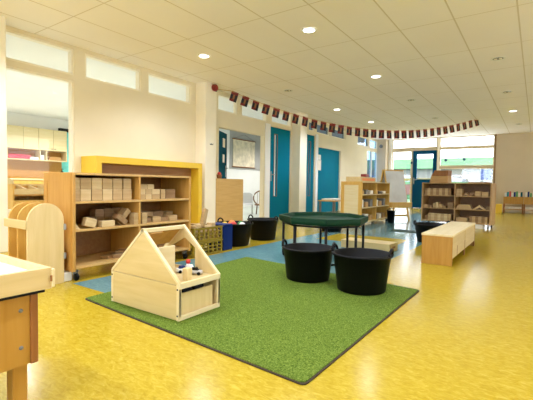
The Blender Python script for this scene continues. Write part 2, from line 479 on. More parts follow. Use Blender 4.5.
# navy glazed door in the back wall
a,b,c,d = H_BD
o = struct(MB().prism([(a+.004,.006),(b-.004,.006),(b-.004,d-.004),(a+.004,d-.004)],'y',BY+.02,BY+.07,hole=[(-3.90,1.14),(-3.31,1.14),(-3.31,2.11),(-3.90,2.11)]).build('door_5', M['navy']))
B(-3.90,-3.31,BY+.04,BY+.046,1.14,2.11).build('pane', M['glass'], o)
h = MB(); h.box(-4.02,-3.98,BY+.012,BY+.02,.95,1.2,bev=.003); h.tube([(-4.0,BY+.014,1.12),(-4.0,BY-.03,1.12),(-3.88,BY-.035,1.12)],.011); h.build('door_handle', M['steel'], o)
tag(B(-4.12,-4.06,BY-.045,BY-.004,1.74,1.83,bev=.005).build('door_lock', M['navy']), 'small dark box on the frame left of the navy glazed door', 'door lock')

# rooms seen through the left wall
struct(B(-12.6,-5.5,-1.0,14.5,-.1,-.002).build('floor_side_room', M['tealfloor']))
struct(B(-12.6,-5.5,-1.0,14.5,HC,HC+.1).build('ceiling_side_room', M['white']))
H_A = (6.15,6.85,.85,2.42)
wall_grid('wall_side_room_left','x',-12.12,-12.0,-1.0,7.0,0,HC,[H_A],M['white'])
struct(B(-12.0,-8.6,7.0,7.12,0,HC).build('wall_side_room_back', M['white']))
struct(B(-8.72,-8.6,7.12,14.4,0,HC).build('wall_side_room_right', M['white']))
struct(B(-8.6,-5.5,14.4,14.5,0,HC).build('wall_side_room_end', M['white']))
struct(B(-12.0,-5.5,-1.0,-.9,0,HC).build('wall_side_room_front', M['white']))
w = window('x', -12.12, -12.0, H_A, M['glass'], M['white'])
tag(B(-11.995,-11.90,6.1,6.9,2.36,2.46,bev=.01).build('blind_cassette', M['blackm']), 'dark roller blind box above the turquoise window of the next room', 'blind')
tag(B(-11.985,-11.975,6.14,6.86,.95,2.37).build('roller_blind', M['curtain']), 'turquoise roller blind pulled down beside the wall cupboards', 'blind')

# outside
struct(B(-60,60,16.03,90,-.25,-.12).build('ground_outside', M['lawn']))
struct(B(-30,30,-40,-4.2,-.25,-.10).build('bounce_paving', M['paving']))  # unseen paving added pale to bounce skylight onto the ceiling
struct(B(-8,4.3,16.03,19.5,-.115,-.10).build('bounce_path', M['paving']))  # pale path added to bounce daylight in through the back windows
def hedge(x0,x1,y,h,label):
    mb = MB().box(x0,x1,y,y+1.2,-.12,h)
    bmesh.ops.subdivide_edges(mb.bm, edges=mb.bm.edges, cuts=7, use_grid_fill=True)
    for v in mb.bm.verts:
        if v.co.z > -.1: v.co += Vector((random.uniform(-.1,.1),random.uniform(-.1,.1),random.uniform(-.12,.12)))
    return tag(mb.build('hedge', M['hedge']), label, 'hedge')
hedge(-14,-2.2,31,1.15,'long pale green hedge seen through the back windows')
b = thing('house', 'pale low building beyond the hedge behind the back windows', 'building', (-9,46,-.12))
B(-14,16,0,8,0,3.0).build('facade', M['ext'], b)
MB().prism([(-15,3.0),(17,3.0),(15,4.1),(-13,4.1)],'y',-.6,8.6).build('roof_fascia', M['extg'], b)
for x in (-9,-4,1,6,11): B(x,x+1.8,-.05,.05,1.0,2.3).build('window', M['glass_b'], b)
b = thing('container','blue container on a pale plinth outside beyond the back window','container',(-2.58,27,-.12))
B(-.28,.28,0,1.2,1.45,2.07,bev=.02).build('body', M['extb'], b)
B(-.30,.30,-.01,1.2,0,1.445).build('plinth', M['ext'], b)
f = thing('railing', 'low yellow and pink railing outside behind the navy door', 'railing', (-7.4,26,-.12))
B(-2,2,-.03,.03,1.35,1.5).build('top_rail', M['exty'], f)
B(-2,2,-.02,.02,.45,1.1).build('infill_panel', M['extr'], f)
for x in (-2,0,2): B(x-.04,x+.04,-.04,.04,0,1.5).build('post', M['exty'], f)

# ================================================================== LIGHT FITTINGS
lamps = []
def downlight(x, y, lit, label):
    o = thing('downlight', label, 'ceiling light', (x,y,HC), group='recessed ceiling downlights')
    MB().lathe([(.072,-.001),(.072,-.006),(.098,-.008),(.10,-.001)],24).build('trim_ring', M['whitep'], o)
    if lit:
        MB().lathe([(0,-.004),(.072,-.004),(.072,-.001),(0,-.001)],24).build('lamp_disc', M['lamp'], o)
    else:
        MB().lathe([(0,-.002),(.072,-.002),(.072,-.001),(0,-.001)],24).build('reflector', M['grey'], o)
        for sx in (-.03,.03): MB().lathe([(0,-.018),(.018,-.016),(.024,-.003),(0,-.003)],12,c=(sx,0)).build('bulb', M['lamp_dim'], o)
    return o
downlight(-4.123,4.248,True,'leftmost lit round downlight, in the ceiling above the white column')
downlight(-2.35,4.234,True,'largest lit round downlight, in the ceiling nearest the camera')
downlight(-2.346,6.632,True,'lit round downlight just right of and behind the largest one')
downlight(-4.149,8.982,True,'lit round downlight in the ceiling in front of the narrow teal door')
downlight(-4.087,11.227,True,'lit round downlight above the bunting in front of the wide teal door')
downlight(-.544,11.318,True,'lit round downlight at the far right near the beige back wall')
downlight(-4.167,6.691,False,'unlit downlight in the ceiling above the first few bunting flags')
downlight(-2.322,8.813,False,'unlit downlight in the middle of the ceiling, above the bunting')
downlight(-2.357,11.428,False,'unlit downlight in the ceiling just above the bunting middle right')
downlight(-.531,6.644,False,'unlit twin-bulb downlight nearest the camera on the right')
downlight(-.547,9.034,False,'unlit downlight on the right between the twin-bulb one and the far lit one')
downlight(-.495,13.681,False,'unlit downlight furthest away, close to the beige back wall')

def spot(x, y, z, e, ang=140, col=(.88,.95,1.12), r=.06, blend=.7):
    l = bpy.data.lights.new('downlight_or_fill_lamp','SPOT'); l.energy = e; l.spot_size = math.radians(ang); l.spot_blend = blend
    l.color = col; l.shadow_soft_size = r
    o = bpy.data.objects.new('downlight_or_fill_lamp', l); COL.objects.link(o); o.location = (x,y,z-.03-r*0)
    return o
ES = 108
for x,y in ((-4.123,4.248),(-2.35,4.234),(-2.346,6.632),(-4.149,8.982),(-4.087,11.227),(-.544,11.318),
            (-4.12,1.85),(-2.35,1.85),(-.54,1.85),(-2.35,-.55),(-.54,-.55),(1.25,1.85),(-4.12,-.55)):
    spot(x,y,HC,ES)
# unseen lamps added to brighten the side rooms
for x,y in ((-7.5,3.2),(-10.2,3.2),(-10.2,5.4),(-7.0,5.4),(-7.0,8.6),(-7.0,11.5),(-7.5,1)):
    spot(x,y,HC,ang=150,e={(-7.0,8.6):210,(-7.0,11.5):210,(-7.0,5.4):200}.get((x,y),270),col=(1,.94,.90))
def area(loc, rot, sx, sy, e, col):
    l = bpy.data.lights.new('daylight','AREA'); l.shape = 'RECTANGLE'; l.size = sx; l.size_y = sy; l.energy = e; l.color = col
    o = bpy.data.objects.new('daylight', l); COL.objects.link(o); o.location = loc; o.rotation_euler = rot
    return o

# ================================================================== RUG
def rug():
    q = [(-2.635,1.515),(-.765,1.398),(-.745,3.265),(-2.71,3.51)]
    cx = sum(p[0] for p in q)/4; cy = sum(p[1] for p in q)/4
    def rounded(q, r, n=5):
        out = []
        for i, p in enumerate(q):
            p = Vector(p); a = (Vector(q[i-1])-p).normalized(); b = (Vector(q[(i+1)%4])-p).normalized()
            s, e = p+a*r, p+b*r
            for k in range(n+1):
                t = k/n; out.append(((1-t)**2*s+2*t*(1-t)*p+t*t*e))
        return [(v.x-cx, v.y-cy) for v in out]
    o = thing('rug', 'green short-pile rug with a dark bound edge under the toy house', 'rug', (cx,cy,0))
    big = rounded(q,.035); 
    qi = [(p[0]+(cx-p[0])*.009, p[1]+(cy-p[1])*.009) for p in q]
    MB().prism(rounded(qi,.03),'z',.0005,.011).build('pile', M['rug'], o)
    MB().prism(big,'z',.0004,.007,hole=rounded(qi,.03)).build('edge_binding', M['rug_edge'], o)
rug()

# ================================================================== BOOKCASES
def open_shelf(name, label, w, d, h, shelves, loc, rz, ncol=2, th=.02, base=.085, wheels=True, mats=('maple','maple_y','maple_in'), panel=True):
    """front at local y=0 facing -y, x from 0 to w, depth to +y; shelves = heights of boards"""
    o = thing(name, label, 'bookcase', loc, rz)
    ms, mt, mi = (M[k] for k in mats)
    for x in (0, w-th*1.4):
        x1 = x+th*1.4
        e = MB().box(x,x1,0,d,base,h,bev=.003)
        s = e.build('side_panel', ms, o)
        if panel:
            xo = x-.004 if x == 0 else x1+.0005
            MB().prism([(.02,base+.02),(d-.02,base+.02),(d-.02,h-.02),(.02,h-.02)],'x',xo,xo+.004,hole=[(.07,base+.07),(d-.07,base+.07),(d-.07,h-.07),(.07,h-.07)]).build('panel_frame', ms, s)
    B(th*1.4,w-th*1.4,.001,d,h-th,h-.001,bev=.002).build('top_board', mt, o)
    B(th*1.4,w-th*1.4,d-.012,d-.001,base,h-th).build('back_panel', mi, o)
    for z in shelves: B(th*1.4,w-th*1.4,.004,d-.013,z-th,z,bev=.002).build('shelf_board', mt, o)
    for k in range(1, ncol):
        x = w*k/ncol; B(x-th/2,x+th/2,.006,d-.013,base+th,h-th,bev=.002).build('divider', ms, o)
    if wheels:
        for x in (.05,w-.05):
            for y in (.05,d-.05):
                c = MB(); c.box(x-.012,x+.012,y-.02,y+.02,.05,base)
                c.box(x-.022,x+.022,y-.022,y+.022,base-.006,base)
                cc = c.build('caster', M['grey'], o)
                wl = MB().lathe([(0,-.013),(.026,-.013),(.033,-.008),(.033,.008),(.026,.013),(0,.013)],18)
                wl.xform(Matrix.Translation((x,y-.012,.0335))@Matrix.Rotation(PI/2,4,'Y')); wl.build('wheel', M['black'], cc)
    return o
# left bookcase: front plane X=-3.15 facing +X, from Y=1.727 to 3.07
open_shelf('bookcase','long low maple bookcase full of wooden blocks in front of the yellow frame',1.343,.485,.918,(.125,.437,.675),(-3.15,1.717,0),PI/2)
# right bookcase, nearly facing the camera
RS_L = Vector((-2.10,9.08,0)); RS_R = Vector((-.735,8.93,0))
RSW = (RS_R-RS_L).length; RSA = math.atan2(RS_R.y-RS_L.y, RS_R.x-RS_L.x)
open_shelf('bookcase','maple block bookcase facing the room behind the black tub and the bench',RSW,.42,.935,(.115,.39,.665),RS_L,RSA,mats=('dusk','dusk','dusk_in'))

GB = {'L':(Vector((-3.15,1.727,0)),PI/2),'R':(RS_L,RSA)}
def block(which, x, y, z, sx, sy, sz, label, mat='block', rot=None, group=None, shape='box'):
    """a wooden block standing in a bookcase: x along the shelf, y depth from the front, z of its underside"""
    base, a = GB[which]
    mb = MB()
    if shape == 'box': mb.box(-sx/2,sx/2,-sy/2,sy/2,0,sz,bev=.003)
    elif shape == 'arch':
        n = 10; out = [(-sx/2,0),(-sx/2,sz)]+[(sx/2,sz),(sx/2,0)]
        r = sx*.28
        arc = [(r*math.cos(PI*k/n), r*math.sin(PI*k/n)) for k in range(n+1)]
        mb.prism([(-sx/2,0),(-sx/2,sz),(sx/2,sz),(sx/2,0)]+arc,'y',-sy/2,sy/2)
    elif shape == 'gable':
        mb.prism([(-sx/2,0),(0,sz),(sx/2,0),(sx/2-.05,0),(0,sz-.045),(-sx/2+.05,0)],'y',-sy/2,sy/2)
    elif shape == 'wedge': mb.prism([(-sx/2,0),(sx/2,0),(-sx/2,sz)],'y',-sy/2,sy/2)
    o = mb.build({'box':'wooden_block','arch':'arch_block','gable':'roof_block','wedge':'wedge_block'}[shape], M[mat])
    p = base + Matrix.Rotation(a,3,'Z')@Vector((x,y,z))
    R = Matrix.Rotation(a,3,'Z')
    if rot is not None:
        R = R@rot
        lo = min((R@v.co).z for v in o.data.vertices); p.z -= lo
    o.location = p; o.rotation_euler = R.to_euler()
    return tag(o, label, 'block', group)

# left bookcase, top left bay: two rows of six
LZ = (.125,.437,.675)
g1 = 'wooden blocks in the upper left bay of the left bookcase'
xs = [.03+.028, .125, .232, .335, .435, .535]
for r, nm in ((0,'lower'),(1,'upper')):
    for k in range(6):
        w = (.05 if k == 0 else .098)
        x = .058 if k == 0 else .086+.0+(k-1)*.104+.05
        if r == 1 and k == 5: w -= .014
        block('L', x, .12, LZ[2]+r*.1005, w, .14, .1, '%s block from left in the %s row, top left bay of left bookcase' % (ORD[k], nm), ['block','block3','block','block3','block','block'][(k+r)%6], group=g1)
# top right bay
g2 = 'small blocks in the upper right bay of the left bookcase'
for k,(x,z,w,h) in enumerate([(.725,0,.07,.05),(.80,0,.075,.05),(.89,0,.10,.05),(.725,.0505,.07,.05),(.80,.0505,.075,.05),(.89,.0505,.10,.05),(.735,.101,.09,.05),(.825,.101,.08,.05)]):
    block('L', x, .11, LZ[2]+z, w, .12, h, '%s brick-shaped block, counted from lower left, in top right bay of left bookcase' % ORD[k], 'block3' if k%2 else 'block', group=g2)
block('L', 1.0,.13,LZ[2],.062,.12,.1,'upright square block right of the small pile in the top right bay','block')
block('L', 1.12,.15,LZ[2],.13,.12,.1,'wide block at the right end of the top right bay of the left bookcase','block2')
# middle left bay
for k in range(5):
    block('L', .30+k*.092, .30, LZ[1], .088, .1, .075, '%s dim block of the lower back row, middle left bay of left bookcase' % ORD[k], 'block2', group='back row blocks in the middle left bay')
for k in range(4):
    block('L', .39+k*.092, .30, LZ[1]+.0755, .088, .1, .075, '%s dim block of the upper back row, middle left bay of left bookcase' % ORD[k], 'block2', group='back row blocks in the middle left bay')
block('L', .045,.06,LZ[1],.05,.08,.06,'small wedge at the far left of the middle left bay','block3',shape='wedge')
block('L', .16,.055,LZ[1],.10,.06,.075,'slanted pale block at the front left of the middle left bay','block3',rot=RY(.28))
block('L', .33,.05,LZ[1],.13,.07,.055,'flat pale block lying at the front of the middle left bay','block3')
block('L', .48,.13,LZ[1],.05,.1,.17,'tilted triangle-like board leaning in the middle left bay','block',rot=RY(.75))
block('L', .53,.07,LZ[1],.05,.09,.12,'tilted board lying against the leaning one in the middle left bay','block2',rot=RY(-.9))
block('L', .635,.06,LZ[1],.055,.08,.11,'upright block standing at the right end of the middle left bay of left bookcase','block')
block('L', .695-.006,.06,LZ[1],.045,.08,.11,'upright pale block right of the pair at the right of the middle left bay','block3') if False else None
# middle right bay
for k,(x,y,z,w,h) in enumerate([(.725,.06,0,.06,.11),(.80,.12,0,.10,.05),(.91,.10,0,.10,.06),(1.02,.12,0,.10,.05),(1.13,.10,0,.11,.06),(.80,.25,0,.09,.12),(.92,.25,0,.12,.1),(1.06,.26,0,.14,.1),(1.20,.24,0,.09,.09)]):
    block('L', x,y,LZ[1]+z,w,.09,h,'%s front loose block from left, middle right bay of left bookcase' % ORD[k] if k < 5 else '%s block of the back row, middle right bay of left bookcase' % ORD[k-5], 'block2' if k%2 else 'block', group='loose blocks in the middle right bay')
# bottom bays: a few boards
for k,(x,y,w,h,rz) in enumerate([(.47,.17,.22,.03,.3),(.53,.10,.20,.04,-.2),(.60,.20,.14,.05,.6)]):
    block('L', x,y,LZ[0],w,.09,h,'%s loose board lying at the right of the bottom left bay' % ORD[k],'block2',rot=RZ(rz))
for k,(x,w,h) in enumerate([(.85,.2,.06),(1.08,.2,.05)]):
    block('L', x,.2,LZ[0],w,.12,h,'%s flat block in the bottom right bay of the left bookcase' % ORD[k],'block2')

# right bookcase contents
Z3 = (.115,.39,.665)
for k in range(9):
    block('R', .075+k*.0615, .10, Z3[2], .058,.12,.15,'%s upright block from left, top left bay of right bookcase' % ORD[k],['block2','block'][k%2],group='upright blocks in the top left bay of the right bookcase')
for k in range(2):
    block('R', RSW/2+.045+k*.06, .10, Z3[2], .055,.12,.145-.0*k,'%s one of two upright blocks, top right bay of right bookcase' % ['left','right'][k],'block')
block('R', RSW/2+.20,.10,Z3[2],.15,.09,.075,'small roof-shaped block in the top right bay of right bookcase','block2',shape='gable')
block('R', RSW/2+.33,.14,Z3[2],.13,.09,.07,'small arch block in the top right bay of the right bookcase','block2',shape='arch')
block('R', RSW/2+.43,.10,Z3[2],.11,.09,.10,'square block just right of the arch, top right bay of right bookcase','block')
block('R', RSW/2+.56,.10,Z3[2],.12,.09,.09,'rightmost square block in the top right bay of the right bookcase','block')
for k,(x,w,h,m) in enumerate([(.07,.09,.06,'block'),(.165,.08,.05,'block2'),(.25,.05,.10,'block'),(.31,.05,.12,'block3'),(.38,.07,.08,'block'),(.46,.09,.05,'block2'),(.59,.11,.12,'block2')]):
    block('R', x,.11,Z3[1],w,.1,h,'%s loose block from left, middle left bay of right bookcase' % ORD[k],m,group='loose blocks in the middle left bay of the right bookcase')
for k in range(3):
    block('R', RSW/2+.17,.11,Z3[1]+k*.031,.30-.03*k,.12,.03,'%s board from below in the stack, middle right bay of right bookcase' % ORD[k],'block',group='stacked boards in the right bookcase')
block('R', RSW/2+.46,.10,Z3[1],.25,.09,.095,'open roof-shaped block in the middle right bay of the right bookcase','block3',shape='gable')
block('R', RSW/2+.61,.10,Z3[1],.06,.1,.07,'small rightmost block in the middle right bay of the right bookcase','block2')
for k in range(7):
    block('R', .17+k*.068,.09,Z3[0],.065,.12,.15,'%s pale block from left, bottom left bay of right bookcase' % ORD[k],'block3' if k%2 else 'block',group='pale blocks in the bottom left bay of the right bookcase')
block('R', .09,.12,Z3[0],.06,.1,.1,'low leftmost block in the bottom left bay of right bookcase','block2')
block('R', RSW/2+.14,.10,Z3[0],.22,.12,.09,'wide flat block in the bottom right bay of right bookcase','block')
for k in range(6):
    block('R', RSW/2+.31+k*.058,.09,Z3[0],.054,.12,.13,'%s upright block from left, bottom right bay of right bookcase' % ORD[k],'block' if k%2 else 'block2',group='upright blocks in the bottom right bay of the right bookcase')

# chest on the right bookcase
def onR(x,y,z): return RS_L + Matrix.Rotation(RSA,3,'Z')@Vector((x,y,z))
o = thing('wooden_chest','brown wooden chest with sloping lid on top of the right bookcase','box',onR(.34,.20,.935),RSA)
MB().prism([(-.20,0),(.18,0),(.18,.15),(-.165,.15)],'y',-.14,.14,bev=.004).build('body', M['card'], o)
MB().prism([(-.165,.152),(.185,.152),(.185,.27),(-.10,.27)],'y',-.145,.12,bev=.006).build('lid', M['walnut'], o)
tag(mv(B(-.2,.2,-.1,.1,0,.022,bev=.004).build('flat_board', M['block2']), onR(RSW/2+.42,.2,.935)),'flat brown board lying on the right half of the right bookcase top','board').rotation_euler = (0,0,RSA)
tag(mv(B(-.16,.16,-.1,.1,0,.085,bev=.008).build('storage_box', M['whitep']), onR(RSW-.30,.12,0)),'white flat box added for the white patch on the floor under the right bookcase','box').rotation_euler = (0,0,RSA)  # added box in place of a white patch on the floor
tag(mv(B(-.06,.06,-.038,.038,0,.075,bev=.006).build('storage_box', M['whitep']), (-3.28,1.712,0)),'small white box standing in for daylight between the arched rack and the left bookcase','box')  # added white box imitates a bright daylit patch

# ================================================================== ARCHED PANEL RACK beside the left bookcase
o = thing('arched_rack','rack of three round-topped birch panels standing left of the long bookcase','rack',(-3.2,1.53,0))
def arch_poly(hw, h, n=14):
    return [(-hw,0)]+[(-hw+0,h-hw)]+[(hw*math.cos(PI-PI*k/n), h-hw+hw*math.sin(PI*k/n)) for k in range(1,n)]+[(hw,h-hw),(hw,0)]
for k, x in enumerate((0,-.16,-.32)):
    MB().prism(arch_poly(.142,.665),'x',x-.016,x,bev=.002).build('arched_panel', M['birch_z'] if k == 0 else M['honey'], o)
B(-.37,.004,-.158,-.142,.468,.535,bev=.003).build('cross_slat', M['birch'], o)
B(-.304,-.017,-.12,.12,.03,.05).build('floor_board', M['honey'], o)
B(-.304,-.017,.12,.136,.05,.30).build('rear_slat', M['honey'], o)
for z in (.20,.44): B(-.012,.006,.138,.158,z,z+.05,bev=.002).build('bracket', M['steel'], o)
# sorting rack further back
o = thing('sorting_rack','honey coloured sorting rack with slanted dividers behind the arched rack','rack',(-5.62,2.46,0))
B(-.34,0,-.19,-.17,0,.80,bev=.003).build('side_panel', M['honey'], o)
MB().prism([(-.34,.80),(0,.80),(-.04,.86),(-.10,.875),(-.34,.875)],'y',-.19,-.17).build('side_crest', M['birch'], o)
B(-.34,0,.30,.32,0,.80,bev=.003).build('side_panel', M['honey'], o)
B(-.34,-.32,-.17,.30,.02,.80).build('back_panel', M['honey'], o)
B(-.02,0,-.17,.30,.66,.735,bev=.003).build('front_board', M['birch_y'], o)
B(-.32,-.02,-.17,.30,.64,.66).build('tray_board', M['honey'], o)
B(-.02,0,-.17,.30,.02,.58,bev=.003).build('front_board', M['honey'], o)
B(-.02,0,-.17,.30,.780,.795,bev=.002).build('top_slat', M['birch_y'], o)
for y in (-.02,.13,.26):
    MB().prism([(-.32,.66),(-.03,.66),(-.03,.735),(-.32,.79)],'y',y,y+.012).build('divider', M['birch'], o)

# ================================================================== YELLOW FRAME on the wall
o = thing('wall_frame','deep yellow painted wooden frame on the wall behind the left bookcase','frame',(-5.37,4.09,0))
y0,y1 = -1.035,1.03
MB().prism([(y0,0),(y1,0),(y1,1.205),(y0,1.205)],'x',.002,.38,hole=[(y0+.085,.10),(y1-.09,.10),(y1-.09,1.11),(y0+.085,1.11)]).build('surround', M['yellow'], o)
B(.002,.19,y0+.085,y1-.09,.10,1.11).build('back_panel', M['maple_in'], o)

# ================================================================== TOY HOUSE
HX, HY = -2.09, 1.592
o = thing('toy_house','pale birch toy house with open roof side on the green rug','toy house',(HX,HY,.011))
xl, xr, ez, az, dp = -.325,.357,.224,.535,.365
ax = .012
edge = M['edge']
# front (camera side) gable
MB().prism([(xl,.0),(xr,.0),(xr,ez-.012),(xl,ez-.012)],'y',0,.016,bev=.002).build('lower_front_panel', M['birch'], o)
MB().prism([(xl,ez-.008),(xr,ez-.008),(xr,ez+.006),(ax,az-.02),(xl,ez+.006)],'y',.002,.016).build('front_gable', M['birch'], o)
def rafter(y, nm):
    for sx, x in ((1,xr),(-1,xl)):
        MB().prism([(x,ez+.002),(ax,az),(ax,az-.022),(x-sx*.023,ez+.002)],'y',y,y+.022,bev=.001).build('rafter', edge, o)
rafter(-.002,0); rafter(dp-.02,1)
for x in (xl, xr-.022):
    for y in (-.003, dp-.022): B(x,x+.022,y,y+.024,0,ez,bev=.002).build('corner_post', edge, o)
# back gable with a house-shaped window
out = [(xl,.0),(xr,.0),(xr,ez),(ax,az-.01),(-.18,.37),(xl,ez)]
hol = [(-.27,.235),(.135,.235),(.135,.38),(.03,.445),(-.13,.36),(-.27,.25)]
MB().prism(out,'y',dp-.016,dp-.002,hole=hol).build('back_gable', M['birch_z'], o)
B(ax-.014,ax+.014,-.002,dp,az-.03,az-.004,bev=.002).build('ridge_beam', edge, o)
# upper left roof sheet with a grip slot
th = math.atan2(az-ez, ax-xl)
mb = MB().prism([(-.20,0),(0,0),(0,dp),(-.20,dp)],'z',-.010,0,hole=[(-.055,dp*.25),(-.035,dp*.25),(-.035,dp*.55),(-.055,dp*.55)])
mb.xform(Matrix.Translation((ax-.002,0,az-.004))@Matrix.Rotation(-th,4,'Y')); mb.build('roof_panel', M['maple'], o)
B(xl+.002,xr-.002,.016,dp-.016,ez-.028,ez-.008,bev=.001).build('deck', M['birch_y'], o)
B(xr-.016,xr+.004,0,dp,ez-.032,ez+.004,bev=.002).build('deck_edge', edge, o)
B(xr-.018,xr+.002,0,dp,0,.026,bev=.002).build('bottom_rail', edge, o)
B(xl,xl+.016,.016,dp-.016,0,ez,bev=.001).build('left_panel', M['birch_y'], o)
B(xl+.016,xr-.018,.016,dp-.016,0,.012).build('base_board', M['maple'], o)
for x,z in ((xr-.012,.03),(xr-.012,.19),(xl+.012,.03),(xl+.012,.19)):
    mb = MB().lathe([(0,0),(.006,0),(.006,.002),(0,.002)],10); mb.xform(Matrix.Translation((x,-.003,z))@Matrix.Rotation(PI/2,4,'X')); mb.build('screw', M['blackm'], o)
B(.062,.076,.03,.22,ez-.008,.405,bev=.002).build('inner_partition', M['edge'], o)
def inH(x,y,z=ez-.008): return (HX+x, HY+y, .011+z)
tag(mv(B(-.022,.022,-.022,.022,0,.078,bev=.003).build('wooden_block', M['birch_z']), inH(.29,.13)),'small upright wooden block at the front edge of the toy house deck','block')
o = thing('drawer_box','brown wooden box pushed under the deck of the toy house','box',inH(.055,.175,.012))
MB().prism([(-.27,-.148),(.275,-.148),(.275,.145),(-.27,.145)],'z',0,.142,hole=[(-.258,-.136),(.263,-.136),(.263,.133),(-.258,.133)]).build('sides', M['birch_z'], o)
B(-.258,.263,-.136,.133,0,.008).build('bottom', M['card'], o)
for k,(x,y,m,nm) in enumerate([(.2,-.05,'blackm','black toy lump at the near end of the wooden box in the toy house'),(.18,.07,'blackm','dark toy lump at the right in the wooden box in the toy house'),(.05,0,'blackm','black toy lump in the middle of the wooden box in the toy house')]):
    mb = MB().box(-.05,.05,-.045,.045,0,.145,bev=.02,seg=2)
    tag(mv(mb.build('toy', M[m]), (HX+.055+x,HY+.175+y,.011+.021)),nm,'toy')
def toy_car(loc, rz, body, cab, label):
    o = thing('toy_car', label, 'toy car', loc, rz)
    MB().prism([(-.045,.01),(.045,.01),(.047,.026),(.03,.03),(-.044,.032)],'y',-.019,.019,bev=.003).build('body', M[body], o)
    MB().prism([(-.03,.03),(.022,.03),(.008,.048),(-.022,.048)],'y',-.017,.017,bev=.003).build('cabin', M[cab], o)
    for x in (-.028,.028):
        for y in (-.02,.02):
            w = MB().lathe([(0,-.004),(.011,-.004),(.011,.004),(0,.004)],12); w.xform(Matrix.Translation((x,y,.011))@Matrix.Rotation(PI/2,4,'X')); w.build('wheel', M['black'], o)
toy_car(inH(.22,.27),.5,'silver','blackm','silver toy car at the back of the toy house deck')
toy_car(inH(.13,.31),.2,'blue','whitep','blue and white toy car in the middle of the toy house deck')
toy_car(inH(.11,.26),1.2,'whitep','blue','white toy car beside the inner partition of the toy house')
o = thing('toy_figure','small red and white toy figure on the toy house deck behind the partition','toy figure',inH(.10,.318))
MB().lathe([(0,0),(.018,0),(.02,.02),(.014,.045),(.008,.05),(0,.05)],12).build('body', M['whitep'], o)
MB().lathe([(.0,.048),(.014,.054),(.018,.066),(.013,.08),(0,.084)],12).build('head', M['red'], o)

# ================================================================== TUBS
def tub(name, label, loc, rt, rb, h, ha, rz=0, mat='black', cat='tub'):
    o = thing(name, label, cat, loc, rz)
    t = .008
    MB().lathe([(0,.001),(rb-.01,.001),(rb,.008),(rt-.006,h-.02),(rt+.008,h-.018),(rt+.010,h-.004),(rt+.002,h),(rt-.012,h-.004),(rb-.006,.016),(0,.014)],40).build('body', M[mat], o)
    for s in (1,-1):
        pts = []
        for k in range(13):
            a = PI*k/12; u = math.cos(a)*.058; zz = math.sin(a)*.052
            pts.append((s*(rt+.004-.0*zz), u, h-.008+zz))
        # curved with the rim
        pts = [(s*math.sqrt(max(0,(rt+.002)**2-p[1]**2)), p[1], p[2]) for p in pts]
        MB().tube(pts,.0105,8).build('handle', M[mat], o)
    return o
tub('rubber_tub','large black rubber tub on the back right of the green rug, left of its twin',(-1.647,3.03,.011),.226,.188,.285,0,math.radians(15))
tub('rubber_tub','large black rubber tub on the right edge of the green rug, nearest the camera',(-1.127,2.966,.011),.23,.188,.30,0,math.radians(5))
tub('rubber_tub','black rubber tub full of colourful toys beside the blue bin',(-3.42,4.15,0),.255,.20,.31,0,math.radians(2))
tub('rubber_tub','black rubber tub behind the toy tub, by the wooden cabinet',(-3.44,4.86,0),.235,.19,.315,0,math.radians(2))
tub('rubber_tub','black rubber tub on the blue floor behind the bench',(-1.30,6.30,0),.25,.20,.28,0,math.radians(30))
tub('rubber_tub','dark rubber tub standing behind the green octagonal table',(-3.1,6.55,0),.24,.19,.2,0,math.radians(40))
tub('waste_bin','small black bin at the end of the shelf by the easel','',0,0,0,0) if False else None
o = thing('waste_bin','small black bin beside the easel at the end of the shelf','bin',(-2.755,9.03,0))
MB().lathe([(0,.001),(.075,.001),(.09,.27),(.098,.27),(.098,.28),(.084,.28),(.08,.01),(0,.01)],24).build('body', M['black'], o)
MB().tube([(.096*math.cos(a),.096*math.sin(a),.272+.06*max(0,math.sin(a*1))) for a in [PI*k/10 for k in range(11)]],.006,6).build('handle', M['black'], o)
tag(mv(B(-.3,.3,-.2,.2,0,.006,bev=.002).build('mat', M['green']), (-1.95,7.5,0)),'dark green mat on the floor by the tub behind the bench','mat')
# toys filling the tub
def ball(r, m, loc, label, name='toy_ball', cat='toy'):
    mb = MB().lathe([(r*math.sin(PI*k/8), r-r*math.cos(PI*k/8)) for k in range(9)],14)
    return tag(mv(mb.build(name, M[m]), loc), label, cat)
TC = Vector((-3.42,4.15,0))
bed = MB().lathe([(0,.20),(.18,.20),(.185,.225),(0,.235)],20)
tag(mv(bed.build('toy_cushion', M['orangep']), TC),'orange cushion filling the tub beside the blue bin','toy')
for k,(x,y,r,m,nm) in enumerate([(.06,-.10,.05,'red','red toy ball in the tub beside the blue bin'),(.12,.02,.045,'whitep','white toy ball in the tub beside the blue bin'),(-.03,-.02,.055,'orangep','orange toy ball in the tub beside the blue bin'),(.03,.10,.045,'greenp','green toy ball in the tub beside the blue bin'),(-.10,-.09,.045,'yellow','yellow toy ball in the tub beside the blue bin')]):
    ball(r,m,(TC.x+x,TC.y+y,.232),nm)

# blue bin
o = thing('storage_bin','upright blue plastic bin between the yellow crate and the toy tub','bin',(-3.34,3.765,0))
MB().prism([(-.13,-.085),(.13,-.085),(.135,.085),(-.135,.085)],'z',0,.315,bev=.006).build('body', M['blue'], o)
B(-.14,.138,-.09,.088,.312,.33,bev=.006).build('lid', M['blue'], o)

